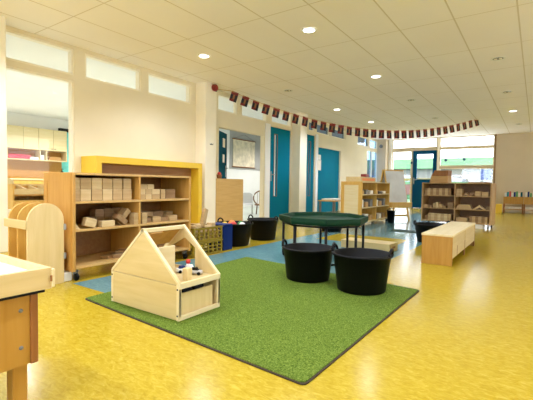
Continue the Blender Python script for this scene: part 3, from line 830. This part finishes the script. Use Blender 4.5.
# ================================================================== YELLOW CRATES with blocks
def crate(loc, label, w=.48, d=.40, h=.165):
    """slotted crate: long side along local y"""
    o = thing('plastic_crate', label, 'crate', loc)
    t = .014
    def side(n, fn, nm):
        mb = MB(); L = n
        zs = [(0,.018),(.048,.066),(.096,.112),(h-.016,h)]
        # one slotted wall as a grid with holes
        return mb
    def slotted(a0, a1, nh):
        holes = []
        step = (a1-a0-.02)/nh
        for k in range(nh):
            for z0,z1 in ((.028,.058),(.068,.098),(.108,.142)):
                holes.append((a0+.01+k*step+.010, a0+.01+(k+1)*step-.010, z0, z1))
        return holes
    def wall(axis, p0, p1, a0, a1, nh):
        w_ = wall_grid('side_wall', axis, p0, p1, a0, a1, .004, h, slotted(a0,a1,nh), M['crate'])
        del w_['kind']; w_.parent = o
    wall('x', d/2-t, d/2, -w/2, w/2, 6); wall('x', -d/2, -d/2+t, -w/2, w/2, 6)
    wall('y', -w/2, -w/2+t, -d/2+t, d/2-t, 5); wall('y', w/2-t, w/2, -d/2+t, d/2-t, 5)
    B(-d/2,d/2,-w/2,w/2,0,.006).build('base', M['crate'], o)
    MB().prism([(-d/2-.006,-w/2-.006),(d/2+.006,-w/2-.006),(d/2+.006,w/2+.006),(-d/2-.006,w/2+.006)],'z',h-.012,h,hole=[(-d/2+t,-w/2+t),(d/2-t,-w/2+t),(d/2-t,w/2-t),(-d/2+t,w/2-t)]).build('rim', M['crate'], o)
crate((-3.345,3.345,0),'lower yellow plastic crate of the pair right of the left bookcase')
crate((-3.345,3.345,.166),'upper yellow plastic crate filled with wooden blocks')
CT = Vector((-3.345,3.345,0))
for k in range(4):
    tag(mv(B(-.17,.17,-.052,.052,0,.11,bev=.004).build('wooden_block', M['block']), (CT.x, CT.y-.165+k*.11,.173)),'%s long block from the left lying inside the upper yellow crate' % ORD[k],'block',group='blocks inside the upper yellow crate')
piece = [(.10,-.17,.12,.06,.07,.3,'block3'),(.09,-.075,.09,.06,.08,-.4,'block3'),(.11,.06,.12,.06,.06,.8,'block3'),(.08,.165,.08,.08,.08,.1,'block3'),(-.06,-.16,.12,.06,.06,.9,'block'),(-.05,.0,.10,.07,.07,.2,'block'),(-.06,.14,.12,.06,.06,-.5,'block3')]
for k,(x,y,a,b_,c_,r,m) in enumerate(piece):
    q = mv(B(-a/2,a/2,-b_/2,b_/2,0,c_,bev=.004).build('wooden_block', M[m]), (CT.x+x,CT.y+y,.284)); q.rotation_euler = (0,0,r)
    tag(q,'%s pale block from left at the front of the yellow crate heap' % ORD[k] if k < 4 else '%s block from left at the rear of the yellow crate heap' % ORD[k-4],'block',group='blocks heaped on the yellow crate')
q = B(-.025,.025,-.03,.03,0,.22,bev=.004).build('wooden_plank', M['block']); q.location = (CT.x+.10,CT.y-.01,.33); q.rotation_euler = (-.35,.0,.2)
tag(q,'upright plank sticking up from the block heap in the yellow crate','plank')

# ================================================================== SAND TABLE at lower left
TX, TY, TZ = -1.333, .655, .55
o = thing('sand_table','birch sand table with a white-filled tray at the left front corner','table',(TX,TY,0))
LX, LY = .62, 1.15
t = .022
MB().prism([(-LX,-LY),(0,-LY),(0,0),(-LX,0)],'z',TZ-.07,TZ,hole=[(-LX+t,-LY+t),(-t,-LY+t),(-t,-t),(-LX+t,-t)]).build('tray_rim', M['birch_y'], o)
B(-LX+t,-t,-LY+t,-t,TZ-.066,TZ-.052).build('tray_floor', M['birch'], o)
B(-LX+t,-t,-LY+t,-t,TZ-.052,TZ-.022).build('sand', M['sand'], o)
B(-.012,.006,-.004,.008,TZ-.066,TZ-.004,bev=.002).build('corner_cap', M['edge'], o)
B(.004,.0085,-.008,-.003,TZ-.045,TZ-.025).build('latch', M['walnut'], o)
B(-LX+.01,-.012,-LY+.01,-.018,TZ-.082,TZ-.071).build('gasket', M['blackm'], o)
ap = TZ-.082; ab = .235
MB().prism([(-LX+.03,-LY+.03),(-.03,-LY+.03),(-.03,-.035),(-LX+.03,-.035)],'z',ab,ap,hole=[(-LX+.05,-LY+.05),(-.05,-LY+.05),(-.05,-.055),(-LX+.05,-.055)]).build('apron', M['orange'], o)
B(-.034,-.024,-.058,-.034,ab-.002,ap,bev=.002).build('corner_batten', M['walnut'], o)
for z in (ab+.06,ap-.05):
    mb = MB().lathe([(0,0),(.007,0),(.006,.003),(0,.004)],12); mb.xform(Matrix.Translation((-.030,-.085,z))@Matrix.Rotation(PI/2,4,'Y')); mb.build('bolt', M['grey'], o)
for x in (-.105,-LX+.055):
    for y in (-.10,-LY+.055): B(x,x+.05,y,y+.045,0,ab+.1,bev=.003).build('leg', M['orange'], o)

# ================================================================== GREEN OCTAGON TABLE
o = thing('play_tray_table','dark green octagonal play tray on a thin black metal stand','table',(-2.03,4.085,0),math.radians(29.8)); o.scale = (1,1.14,1)
R = .517; c8 = 1/math.cos(PI/8)
Z = .495
MB().lathe([(0,Z-.078),(R-.045,Z-.078),(R-.012,Z-.072),(R,Z-.045),(R,Z-.004),(R-.012,Z),(R-.035,Z-.004),(R-.05,Z-.045),(0,Z-.048)],8,smooth=False).build('tray', M['green'], o)
st = MB()
for k in range(8):
    a = 2*PI*k/8; x, y = .462*math.cos(a), .462*math.sin(a)
    MB().tube([(x,y,Z-.079),(x,y,.05),(x*.985,y*.985,.02),(x*.95,y*.95,.010)],.0145,8).build('leg', M['blackm'], o)
ring = [(.45*math.cos(2*PI*k/8),.45*math.sin(2*PI*k/8),.011) for k in range(8)]
MB().tube(ring,.010,8,closed=True).build('foot_ring', M['blackm'], o)
MB().tube([(.47*math.cos(2*PI*k/8),.47*math.sin(2*PI*k/8),Z-.09) for k in range(8)],.010,8,closed=True).build('top_ring', M['blackm'], o)

# ================================================================== LOW BENCH
o = thing('bench','low wooden bench cabinet with pale top on the yellow floor','bench',(-.865,4.48,0))
hw, L, h = .155, 1.82, .335
B(-hw-.006,hw+.006,-.008,L+.008,h-.024,h,bev=.004).build('top', M['edge'], o)
B(-hw,hw,0,.02,0,h-.024,bev=.002).build('end_panel', M['orange'], o)
B(-hw,hw,L-.02,L,0,h-.024,bev=.002).build('end_panel', M['orange'], o)
B(-hw,-hw+.016,.02,L-.02,.03,h-.024).build('side_panel', M['birch_y'], o)
B(-hw+.016,hw-.02,.02,L-.02,.085,.10).build('inner_board', M['maple'], o)
for y0,y1 in ((.02,.86),(.90,L-.05)):
    B(hw-.016,hw,y0,y1,.078,h-.024,bev=.002).build('side_panel', M['birch_y'], o)
for y in (.86,L-.05):
    B(hw-.014,hw+.002,y,y+.03,.0,.19,bev=.002).build('foot_post', M['walnut'], o)
B(hw-.014,hw+.002,.30,.325,.075,.19,bev=.002).build('grip_post', M['walnut'], o)

# ================================================================== LOW LONG BOX on the floor
o = thing('hollow_block','low pale wooden box lying on the yellow floor inlay behind the front tub','box',(-1.86,5.07,0),-.06)
MB().prism([(-.31,0),(.37,0),(.37,.105),(-.31,.105)],'y',-.15,.14,bev=.004).build('body', M['birch'], o)
B(.366,.3725,-.05,.05,.04,.065,bev=.001).build('grip_slot', M['walnut'], o)

# ================================================================== MIDDLE SHELF UNIT
# front plane X=-2.86 facing +X, from Y=7.45 to 9.2
o = open_shelf('shelf_unit','pale shelf unit standing end-on in front of the wide teal door',1.78,.44,.93,(.11,.40,.67),(-2.86,7.45,0),PI/2,ncol=2,mats=('honey','birch_y','paper'),panel=False,base=.075)
MB().prism([(-.445,.02),(0.0,.02),(0.0,.93),(-.445,.93)],'y',-.018,-.001,hole=[(-.375,.09),(-.07,.09),(-.07,.86),(-.375,.86)]).xform(Matrix.Rotation(-PI/2,4,'Z')).build('end_frame', M['honey'], o)
MB().prism([(-.375,.09),(-.07,.09),(-.07,.86),(-.375,.86)],'y',-.010,-.001).xform(Matrix.Rotation(-PI/2,4,'Z')).build('end_infill', M['edge'], o)
def onM(x,y,z): return (-2.86-y, 7.45+x, z)
for r,z in enumerate((.11,.40,.67)):
    rn = ['bottom','middle','top'][r]
    for k in range(6):
        x = .16+k*.27+(.05 if k > 2 else -.0)
        if abs(x-.89) < .1: x += .12
        w,h = random.choice([(.16,.11),(.2,.14),(.14,.16)]) if r < 2 else random.choice([(.16,.06),(.1,.1),(.18,.08)])
        q = mv(B(-.12,.12,-w/2,w/2,0,h,bev=.008).build('tray_box', M[['grey','paper','card'][(r+k)%3]]), onM(x,.17,z))
        tag(q,'%s small box from near end, %s shelf of pale shelf unit' % (ORD[k], rn),'box',group='boxes on the pale shelf unit')
o = thing('wooden_tray','wooden tray with orange front board on top of the pale shelf unit','tray',onM(.62,.26,.932))
MB().prism([(-.16,-.45),(.16,-.45),(.16,.45),(-.16,.45)],'z',0,.10,hole=[(-.145,-.435),(.145,-.435),(.145,.435),(-.145,.435)]).build('sides', M['birch_y'], o)
B(-.145,.145,-.435,.435,.001,.012).build('bottom', M['maple'], o)
B(.16,.165,-.36,.36,.02,.07).build('front_strip', M['orangep'], o)
tag(mv(B(-.06,.06,-.09,.09,0,.16,bev=.006).build('storage_box', M['darkred']), onM(.82,.26,.944)),'dark red and black small box standing in the wooden tray','box')

# ================================================================== EASEL
o = thing('easel','wooden double easel with a grey-white board near the back windows','easel',(-3.02,9.95,0),math.radians(60))
lw = .29
def slope(z, s): return s*(.30-(z/1.22)*.27)
for s in (1,-1):
    for x in (-lw, lw):
        MB().hexa([(x-.02,slope(0,s)-.015,0),(x+.02,slope(0,s)-.015,0),(x+.02,slope(0,s)+.015,0),(x-.02,slope(0,s)+.015,0),
                   (x-.02,slope(1.24,s)-.015,1.24),(x+.02,slope(1.24,s)-.015,1.24),(x+.02,slope(1.24,s)+.015,1.24),(x-.02,slope(1.24,s)+.015,1.24)]).build('leg', M['honey'], o)
    z0,z1 = .44,1.23
    off = -.022*(-s) if s > 0 else -.022
    MB().hexa([(-lw,slope(z0,s)+s*.016,z0),(lw,slope(z0,s)+s*.016,z0),(lw,slope(z0,s)+s*.026,z0),(-lw,slope(z0,s)+s*.026,z0),
               (-lw,slope(z1,s)+s*.016,z1),(lw,slope(z1,s)+s*.016,z1),(lw,slope(z1,s)+s*.026,z1),(-lw,slope(z1,s)+s*.026,z1)]).build('drawing_board', M['board'], o)
    B(-lw-.03,lw+.03,*sorted((slope(.38,s)+s*.02, slope(.38,s)+s*.15)),.33,.45,bev=.004).build('paint_tray', M['honey'], o)
    B(-lw,lw,*sorted((slope(.12,s)-.012,slope(.12,s)+.012)),.10,.14,bev=.002).build('cross_bar', M['honey'], o)
B(-lw-.02,lw+.02,-.05,.05,1.235,1.262,bev=.003).build('top_bar', M['honey'], o)

# ================================================================== SMALL TABLE, CABINET, CHAIRS
o = thing('small_table','small low table under white paper in front of the wide teal door','table',(-4.55,9.8,0))
B(-.24,.24,-.5,.5,.42,.445,bev=.004).build('tabletop', M['honey'], o)
for x in (-.2,.2):
    for y in (-.45,.45): B(x-.025,x+.025,y-.025,y+.025,0,.42,bev=.003).build('leg', M['grey'], o)
mb = MB().box(-.21,.21,-.35,.46,0,.03,bev=.006)
bmesh.ops.subdivide_edges(mb.bm, edges=mb.bm.edges, cuts=3, use_grid_fill=True)
for v in mb.bm.verts:
    if v.co.z > .01: v.co.z += random.uniform(-.005,.012)
tag(mv(mb.build('paper_pile', M['paper']), (-4.55,9.8,.446)),'loose pile of white paper on the small low table','paper')

o = thing('cabinet','plain light wood cabinet standing in the open doorway','cabinet',(-5.11,6.05,0))
B(-.25,-.008,-.42,.435,0,.945,bev=.004).build('body', M['cab'], o)
B(-.008,0,-.412,.427,.01,.935,bev=.002).build('front_panel', M['cab'], o)
B(-.06,-.02,.435,.44,.42,.50).build('latch', M['blackm'], o)
o = thing('planter','small brown pot with a red top on the cabinet in the doorway','pot',(-5.24,5.86,.946))
MB().lathe([(0,0),(.045,0),(.055,.08),(.048,.08),(.04,.02),(0,.02)],18).build('pot', M['walnut'], o)
MB().lathe([(0,.07),(.03,.075),(.04,.10),(.02,.13),(0,.135)],12).build('bloom', M['red'], o)

def white_chair():
    o = thing('chair','small white chair in the next room seen through the doorway','chair',(-6.80,8.80,0),math.radians(38))
    B(-.17,.17,-.17,.17,.26,.285,bev=.006).build('seat', M['silver'], o)
    MB().prism([(-.17,.28),(.17,.28),(.15,.56),(.08,.60),(-.08,.60),(-.15,.56)],'y',.15,.175,bev=.003).build('backrest', M['silver'], o)
    for x in (-.15,.15):
        for y in (-.15,.15): B(x-.015,x+.015,y-.015,y+.015,0,.26).build('leg', M['steel'], o)
white_chair()
o = thing('rattan_chair','dark rattan chair with a round back in the next room','chair',(-6.42,8.98,0),math.radians(35))
MB().lathe([(0,.25),(.19,.25),(.2,.265),(.19,.28),(0,.28)],24).build('seat', M['rattan'], o)
MB().tube([(.23*math.cos(a),.14,.45+.21*math.sin(a)) for a in [2*PI*k/24 for k in range(24)]],.018,8,closed=True).build('round_back', M['rattan'], o)
for x in (-.12,-.06,0,.06,.12): 
    hh = math.sqrt(.2**2-x*x); MB().tube([(x,.14,.44-hh),(x,.14,.44+hh)],.006,6).build('back_spindle', M['rattan'], o)
for k in range(4):
    a = PI/4+k*PI/2; MB().tube([(.17*math.cos(a),.17*math.sin(a),.25),(.2*math.cos(a),.2*math.sin(a),0)],.0145,8).build('leg', M['rattan'], o)

# pin board with a hanging map in the next room
o = thing('pin_board','large grey pin board on the white wall of the next room','board',(-8.6,11.15,1.36))
B(.002,.018,-1.02,1.0,0,1.32).build('panel', M['grey_board'], o)
o = thing('hanging_map','pale wall map hanging on a string from brown rods in the next room','map',(-8.555,10.88,1.42))
B(-.004,.004,-.62,.62,.03,.97).build('sheet', M['mapm'], o)
for z in (.02,.975): MB().tube([(0,-.65,z),(0,.65,z)],.017,8).build('rod', M['walnut'], o)
MB().tube([(0,-.6,.985),(.0,0,1.17),(0,.6,.985)],.006,6).build('hanging_string', M['grey'], o)

# kitchen wall cupboards in the side room
for k in range(4):
    o = thing('wall_cupboard','%s wall cupboard from the left in the side room behind the glass' % ORD[k],'cupboard',(-11.64,4.57+.405*k,1.73),group='wall cupboards in the side room')
    B(-.34,-.02,.002,.403,0,.61,bev=.002).build('carcass', M['edge'], o)
    d = B(-.019,0,.004,.401,.002,.608,bev=.003).build('door', M['edge'], o)
    y = .36 if k%2 == 0 else .045
    mb = MB().lathe([(0,0),(.012,0),(.016,.016),(0,.02)],12); mb.xform(Matrix.Translation((0,y,.05))@Matrix.Rotation(PI/2,4,'Y')); mb.build('knob', M['blackm'], d)
o = thing('wall_shelf','open shelf with dividers hung under the wall cupboards of the side room','shelf',(-11.64,4.57,1.43))
B(-.34,0,0,1.62,0,.02).build('bottom_board', M['edge'], o)
B(-.34,-.32,0,1.62,.02,.295).build('back_panel', M['maple'], o)
for y in (0,.84,1.02,1.60): B(-.32,0,y,y+.02,.02,.295).build('divider', M['edge'], o)
tag(mv(B(-.12,.12,-.28,.28,0,.12,bev=.03,seg=2).build('folded_cloth', M['pink']), (-11.80,4.90,1.451)),'folded pink cloth on the shelf under the wall cupboards','cloth')
tag(mv(B(-.1,.1,-.13,.13,0,.07,bev=.02,seg=2).build('folded_cloth', M['whitep']), (-11.80,5.27,1.451)),'folded white cloth next to the pink cloth under the wall cupboards','cloth')
tag(mv(B(-.1,.1,-.055,.055,0,.14,bev=.006).build('storage_box', M['paper']), (-11.80,5.50,1.451)),'small pale box in the narrow middle bay under the wall cupboards','box')
tag(mv(MB().prism([(-.2,0),(.2,0),(.14,.11),(-.14,.11)],'x',-.09,.09,bev=.004).build('basket', M['card']), (-11.80,5.88,1.451)),'tan basket in the right bay under the wall cupboards','basket')
tag(mv(B(-.02,0,0,1.62,0,.52,bev=.002).build('splash_panel', M['orange']), (-11.96,4.57,.91)),'golden brown wooden panel below the open shelf of the side room','panel')
o = thing('kitchen_counter','low wooden counter below the golden panel in the side room','counter',(-11.4,4.57,0))
B(-.58,0,-.4,1.62,0,.87,bev=.003).build('body', M['honey'], o)
B(-.58,.02,-.42,1.64,.87,.91,bev=.003).build('worktop', M['edge'], o)
o = thing('soap_dispenser','small dark soap dispenser on the counter by the golden panel','dispenser',(-11.62,6.02,.911))
MB().lathe([(0,0),(.05,0),(.05,.2),(.02,.24),(0,.24)],14).build('bottle', M['blackm'], o)
MB().tube([(0,0,.24),(0,0,.30),(.06,0,.30)],.012,6).build('pump', M['blackm'], o)

# ================================================================== SMALL WALL FITTINGS
o = thing('fire_alarm','round red fire alarm sounder at the top of the white column','alarm',(-5.107,5.53,2.66))
mb = MB().lathe([(0,0),(.06,0),(.066,.02),(.062,.06),(.045,.075),(0,.075)],20); mb.xform(Matrix.Rotation(PI/2,4,'Y')); mb.build('sounder', M['darkred'], o)
mb = MB().lathe([(0,0),(.03,0),(.03,.02),(0,.02)],14); mb.xform(Matrix.Translation((0.0,.055,-.03))@Matrix.Rotation(PI/2,4,'Y')); mb.build('base', M['blackm'], o)
o = thing('coat_hook','small dark double hook on the white column','hook',(-5.107,5.47,1.59))
B(0,.006,-.035,.035,-.012,.012,bev=.002).build('plate', M['steel'], o)
for y in (-.02,.02): MB().tube([(.004,y,0),(.03,y,-.012),(.035,y,.012)],.006,6).build('prong', M['blackm'], o)
o = thing('wall_speaker','round grey device high on the corner column by the back windows','speaker',(-5.2,15.55,2.45))
mb = MB().lathe([(0,0),(.06,0),(.075,.04),(.06,.09),(0,.10)],20); mb.xform(Matrix.Rotation(PI/2,4,'X')); mb.build('dome', M['grey'], o)
o = thing('notice_papers','paper notices hanging on the white post by the wide teal door','paper',(-5.335,10.32,1.62))
B(0,.004,-.02,.16,-.02,.13).build('upper_sheet', M['paper'], o)
B(0,.004,-.06,.18,-.33,-.03).build('lower_sheet', M['paper'], o)
for x,m,l in ((-2.86,'navy','left'),(-2.23,'navy','right')):
    mb = MB().lathe([(0,0),(.055,0),(.055,.003),(0,.003)],6); mb.xform(Matrix.Translation((x,BY+.05,1.86+.03*(x+2.86)))@Matrix.Rotation(PI/2,4,'X'))
    tag(mb.build('window_sticker', M['extb']),'%s of the two round blue stickers on the back window' % l,'sticker')

# ================================================================== BOOK BINS at the far right
def book_bin(x, label):
    o = thing('book_bin', label, 'book bin', (x,15.2,0), group='book bins along the beige back wall')
    w, d = .56, .42
    MB().prism([(0,0),(w,0),(w,d),(0,d)],'z',.32,.56,hole=[(.016,.016),(w-.016,.016),(w-.016,d-.016),(.016,d-.016)]).build('bin_box', M['orange'], o)
    B(.016,w-.016,.016,d-.016,.325,.335).build('bin_floor', M['orange'], o)
    B(.002,w-.002,.01,d,.13,.15).build('lower_shelf', M['maple'], o)
    for px in (0,w-.03):
        for py in (0,d-.03): B(px,px+.03,py,py+.03,0,.32).build('leg', M['walnut'], o)
    B(.04,w-.06,.08,d-.05,.151,.22,bev=.01).build('paper_stack', M['paper'], o)
    return o
book_bin(-.905,'yellow book bin nearest the window along the beige back wall')
book_bin(-.33,'yellow book bin at the right picture edge along the beige back wall')
book_bin(.245,'third yellow book bin, right of the two by the beige back wall') if False else None
cols = ['whitep','teal','red','paper','blue','greenp','paper','teal_dark']
for b_i,(bx,nm) in enumerate(((-.905,'bin nearest the window'),(-.33,'bin at the right picture edge'))):
    for k in range(8):
        hh = .35+.025*((k*7+b_i)%3)
        q = B(-.024,.024,-.085,.085,0,hh,bev=.003).build('book', M[cols[(k+b_i*3)%8]])
        q.location = (bx+.055+k*.064,15.335,.3375)
        tag(q,'%s book from the left standing in the yellow %s' % (ORD[k], nm),'book',group='books in the yellow bins')
tag(mv(B(-.09,.09,-.12,.12,0,.30,bev=.006).build('storage_box', M['yellow']), (-1.03,15.3,0)),'small plain yellow box left of the book bins on the back wall','box')

# ================================================================== BUNTING
A_, B_ = Vector((-5.3,5.87,0)), Vector((-1.39,12.36,0))
def bz(t): return 2.719-2.407*t+2.382*t*t
o = thing('bunting','string of red and black flags sagging across the room','bunting',(0,0,0))
pts = [(WX+.003,A_.y-.12,2.84-.11)] + [tuple((A_+(B_-A_)*t).to_tuple()[:2])+(min(bz(t)+.092,HC-.004),) for t in [k/60 for k in range(61)]] 
pts = [p for p in pts]
MB().tube(pts,.006,6).build('cord', M['cord'], o)
ang = math.atan2(B_.y-A_.y, B_.x-A_.x); Lb = (B_-A_).length
def flag_mesh():
    mb = MB(); w, h = .15, .205; t = .0012
    zs = [-h/2,-h/2+h*.24,h/2-h*.30,h/2]
    def cell(a0,a1,c0,c1,m,tt=t): mb.box(a0,a1,-tt,tt,c0,c1,m=M[m])
    # one cloth cut in bands sharing their edges
    V = {}
    def v(x,y,z):
        k = (round(x,5),round(y,5),round(z,5))
        if k not in V: V[k] = mb.bm.verts.new(k)
        return V[k]
    xs = [-w/2,-w/8,w/7,w/2]; fr = []
    for i in range(3):
        for j in range(3):
            m = 'flag_red' if j != 1 else ('flag_gold' if i == 1 else 'flag_black')
            if j == 0 and i == 2: m = 'flag_black'
            for s in (-t,t):
                f = mb.bm.faces.new((v(xs[i],s,zs[j]),v(xs[i+1],s,zs[j]),v(xs[i+1],s,zs[j+1]),v(xs[i],s,zs[j+1]))); mb._tag([f], M[m])
    for i in range(3):
        for z in (zs[0],zs[3]):
            f = mb.bm.faces.new((v(xs[i],-t,z),v(xs[i+1],-t,z),v(xs[i+1],t,z),v(xs[i],t,z))); mb._tag([f], M['flag_red'])
    for j in range(3):
        for x in (xs[0],xs[3]):
            f = mb.bm.faces.new((v(x,-t,zs[j]),v(x,-t,zs[j+1]),v(x,t,zs[j+1]),v(x,t,zs[j]))); mb._tag([f], M['flag_red'])
    bmesh.ops.recalc_face_normals(mb.bm, faces=mb.bm.faces)
    return mb
f0 = flag_mesh().build('flag', None, o)
for k in range(31):
    t = .044+k*(.988-.044)/30
    f = f0 if k == 0 else f0.copy()
    if k: COL.objects.link(f); f.parent = o
    p = A_+(B_-A_)*t; sl = math.atan((-2.407+4.764*t)/Lb)
    z = bz(t)
    if k == 30: z -= .0
    f.location = (p.x, p.y, z)
    f.rotation_euler = (Matrix.Rotation(ang+random.uniform(-.12,.12),3,'Z')@Matrix.Rotation(-sl,3,'Y')@Matrix.Rotation(random.uniform(-.06,.06),3,'X')).to_euler()

# ================================================================== WORLD, CAMERA, VIEW
W = bpy.data.worlds.new('sky'); S.world = W; W.use_nodes = True
bg = W.node_tree.nodes['Background']; bg.inputs['Color'].default_value = (.87,.94,1.06,1); bg.inputs['Strength'].default_value = 7.6
f, p, yaw, rl = 388.0, .0397, .6076, .0149
fw0 = Vector((-math.sin(yaw),math.cos(yaw),0)); rt0 = Vector((math.cos(yaw),math.sin(yaw),0)); u0 = Vector((0,0,1))
fw = fw0*math.cos(p)-u0*math.sin(p); u1 = u0*math.cos(p)+fw0*math.sin(p)
rt = rt0*math.cos(rl)+u1*math.sin(rl); up = -rt0*math.sin(rl)+u1*math.cos(rl)
cam = bpy.data.cameras.new('camera'); co = bpy.data.objects.new('camera', cam); COL.objects.link(co)
cam.sensor_width = 36; cam.lens = f/533*36; cam.clip_start = .02; cam.clip_end = 300
mw = Matrix((rt, up, -fw)).transposed().to_4x4(); mw.translation = (0,0,.84); co.matrix_world = mw
S.camera = co
vs = S.view_settings
S.display_settings.display_device = 'sRGB'
vs.view_transform = 'Standard'; vs.look = 'None'; vs.gamma = 1; vs.use_curve_mapping = False
vs.exposure = 0.09
S.cycles.use_denoising = True
S.cycles.max_bounces = 10; S.cycles.diffuse_bounces = 6; S.cycles.transparent_max_bounces = 16
S.cycles.sample_clamp_indirect = 6
S.cycles.caustics_reflective = False; S.cycles.caustics_refractive = False
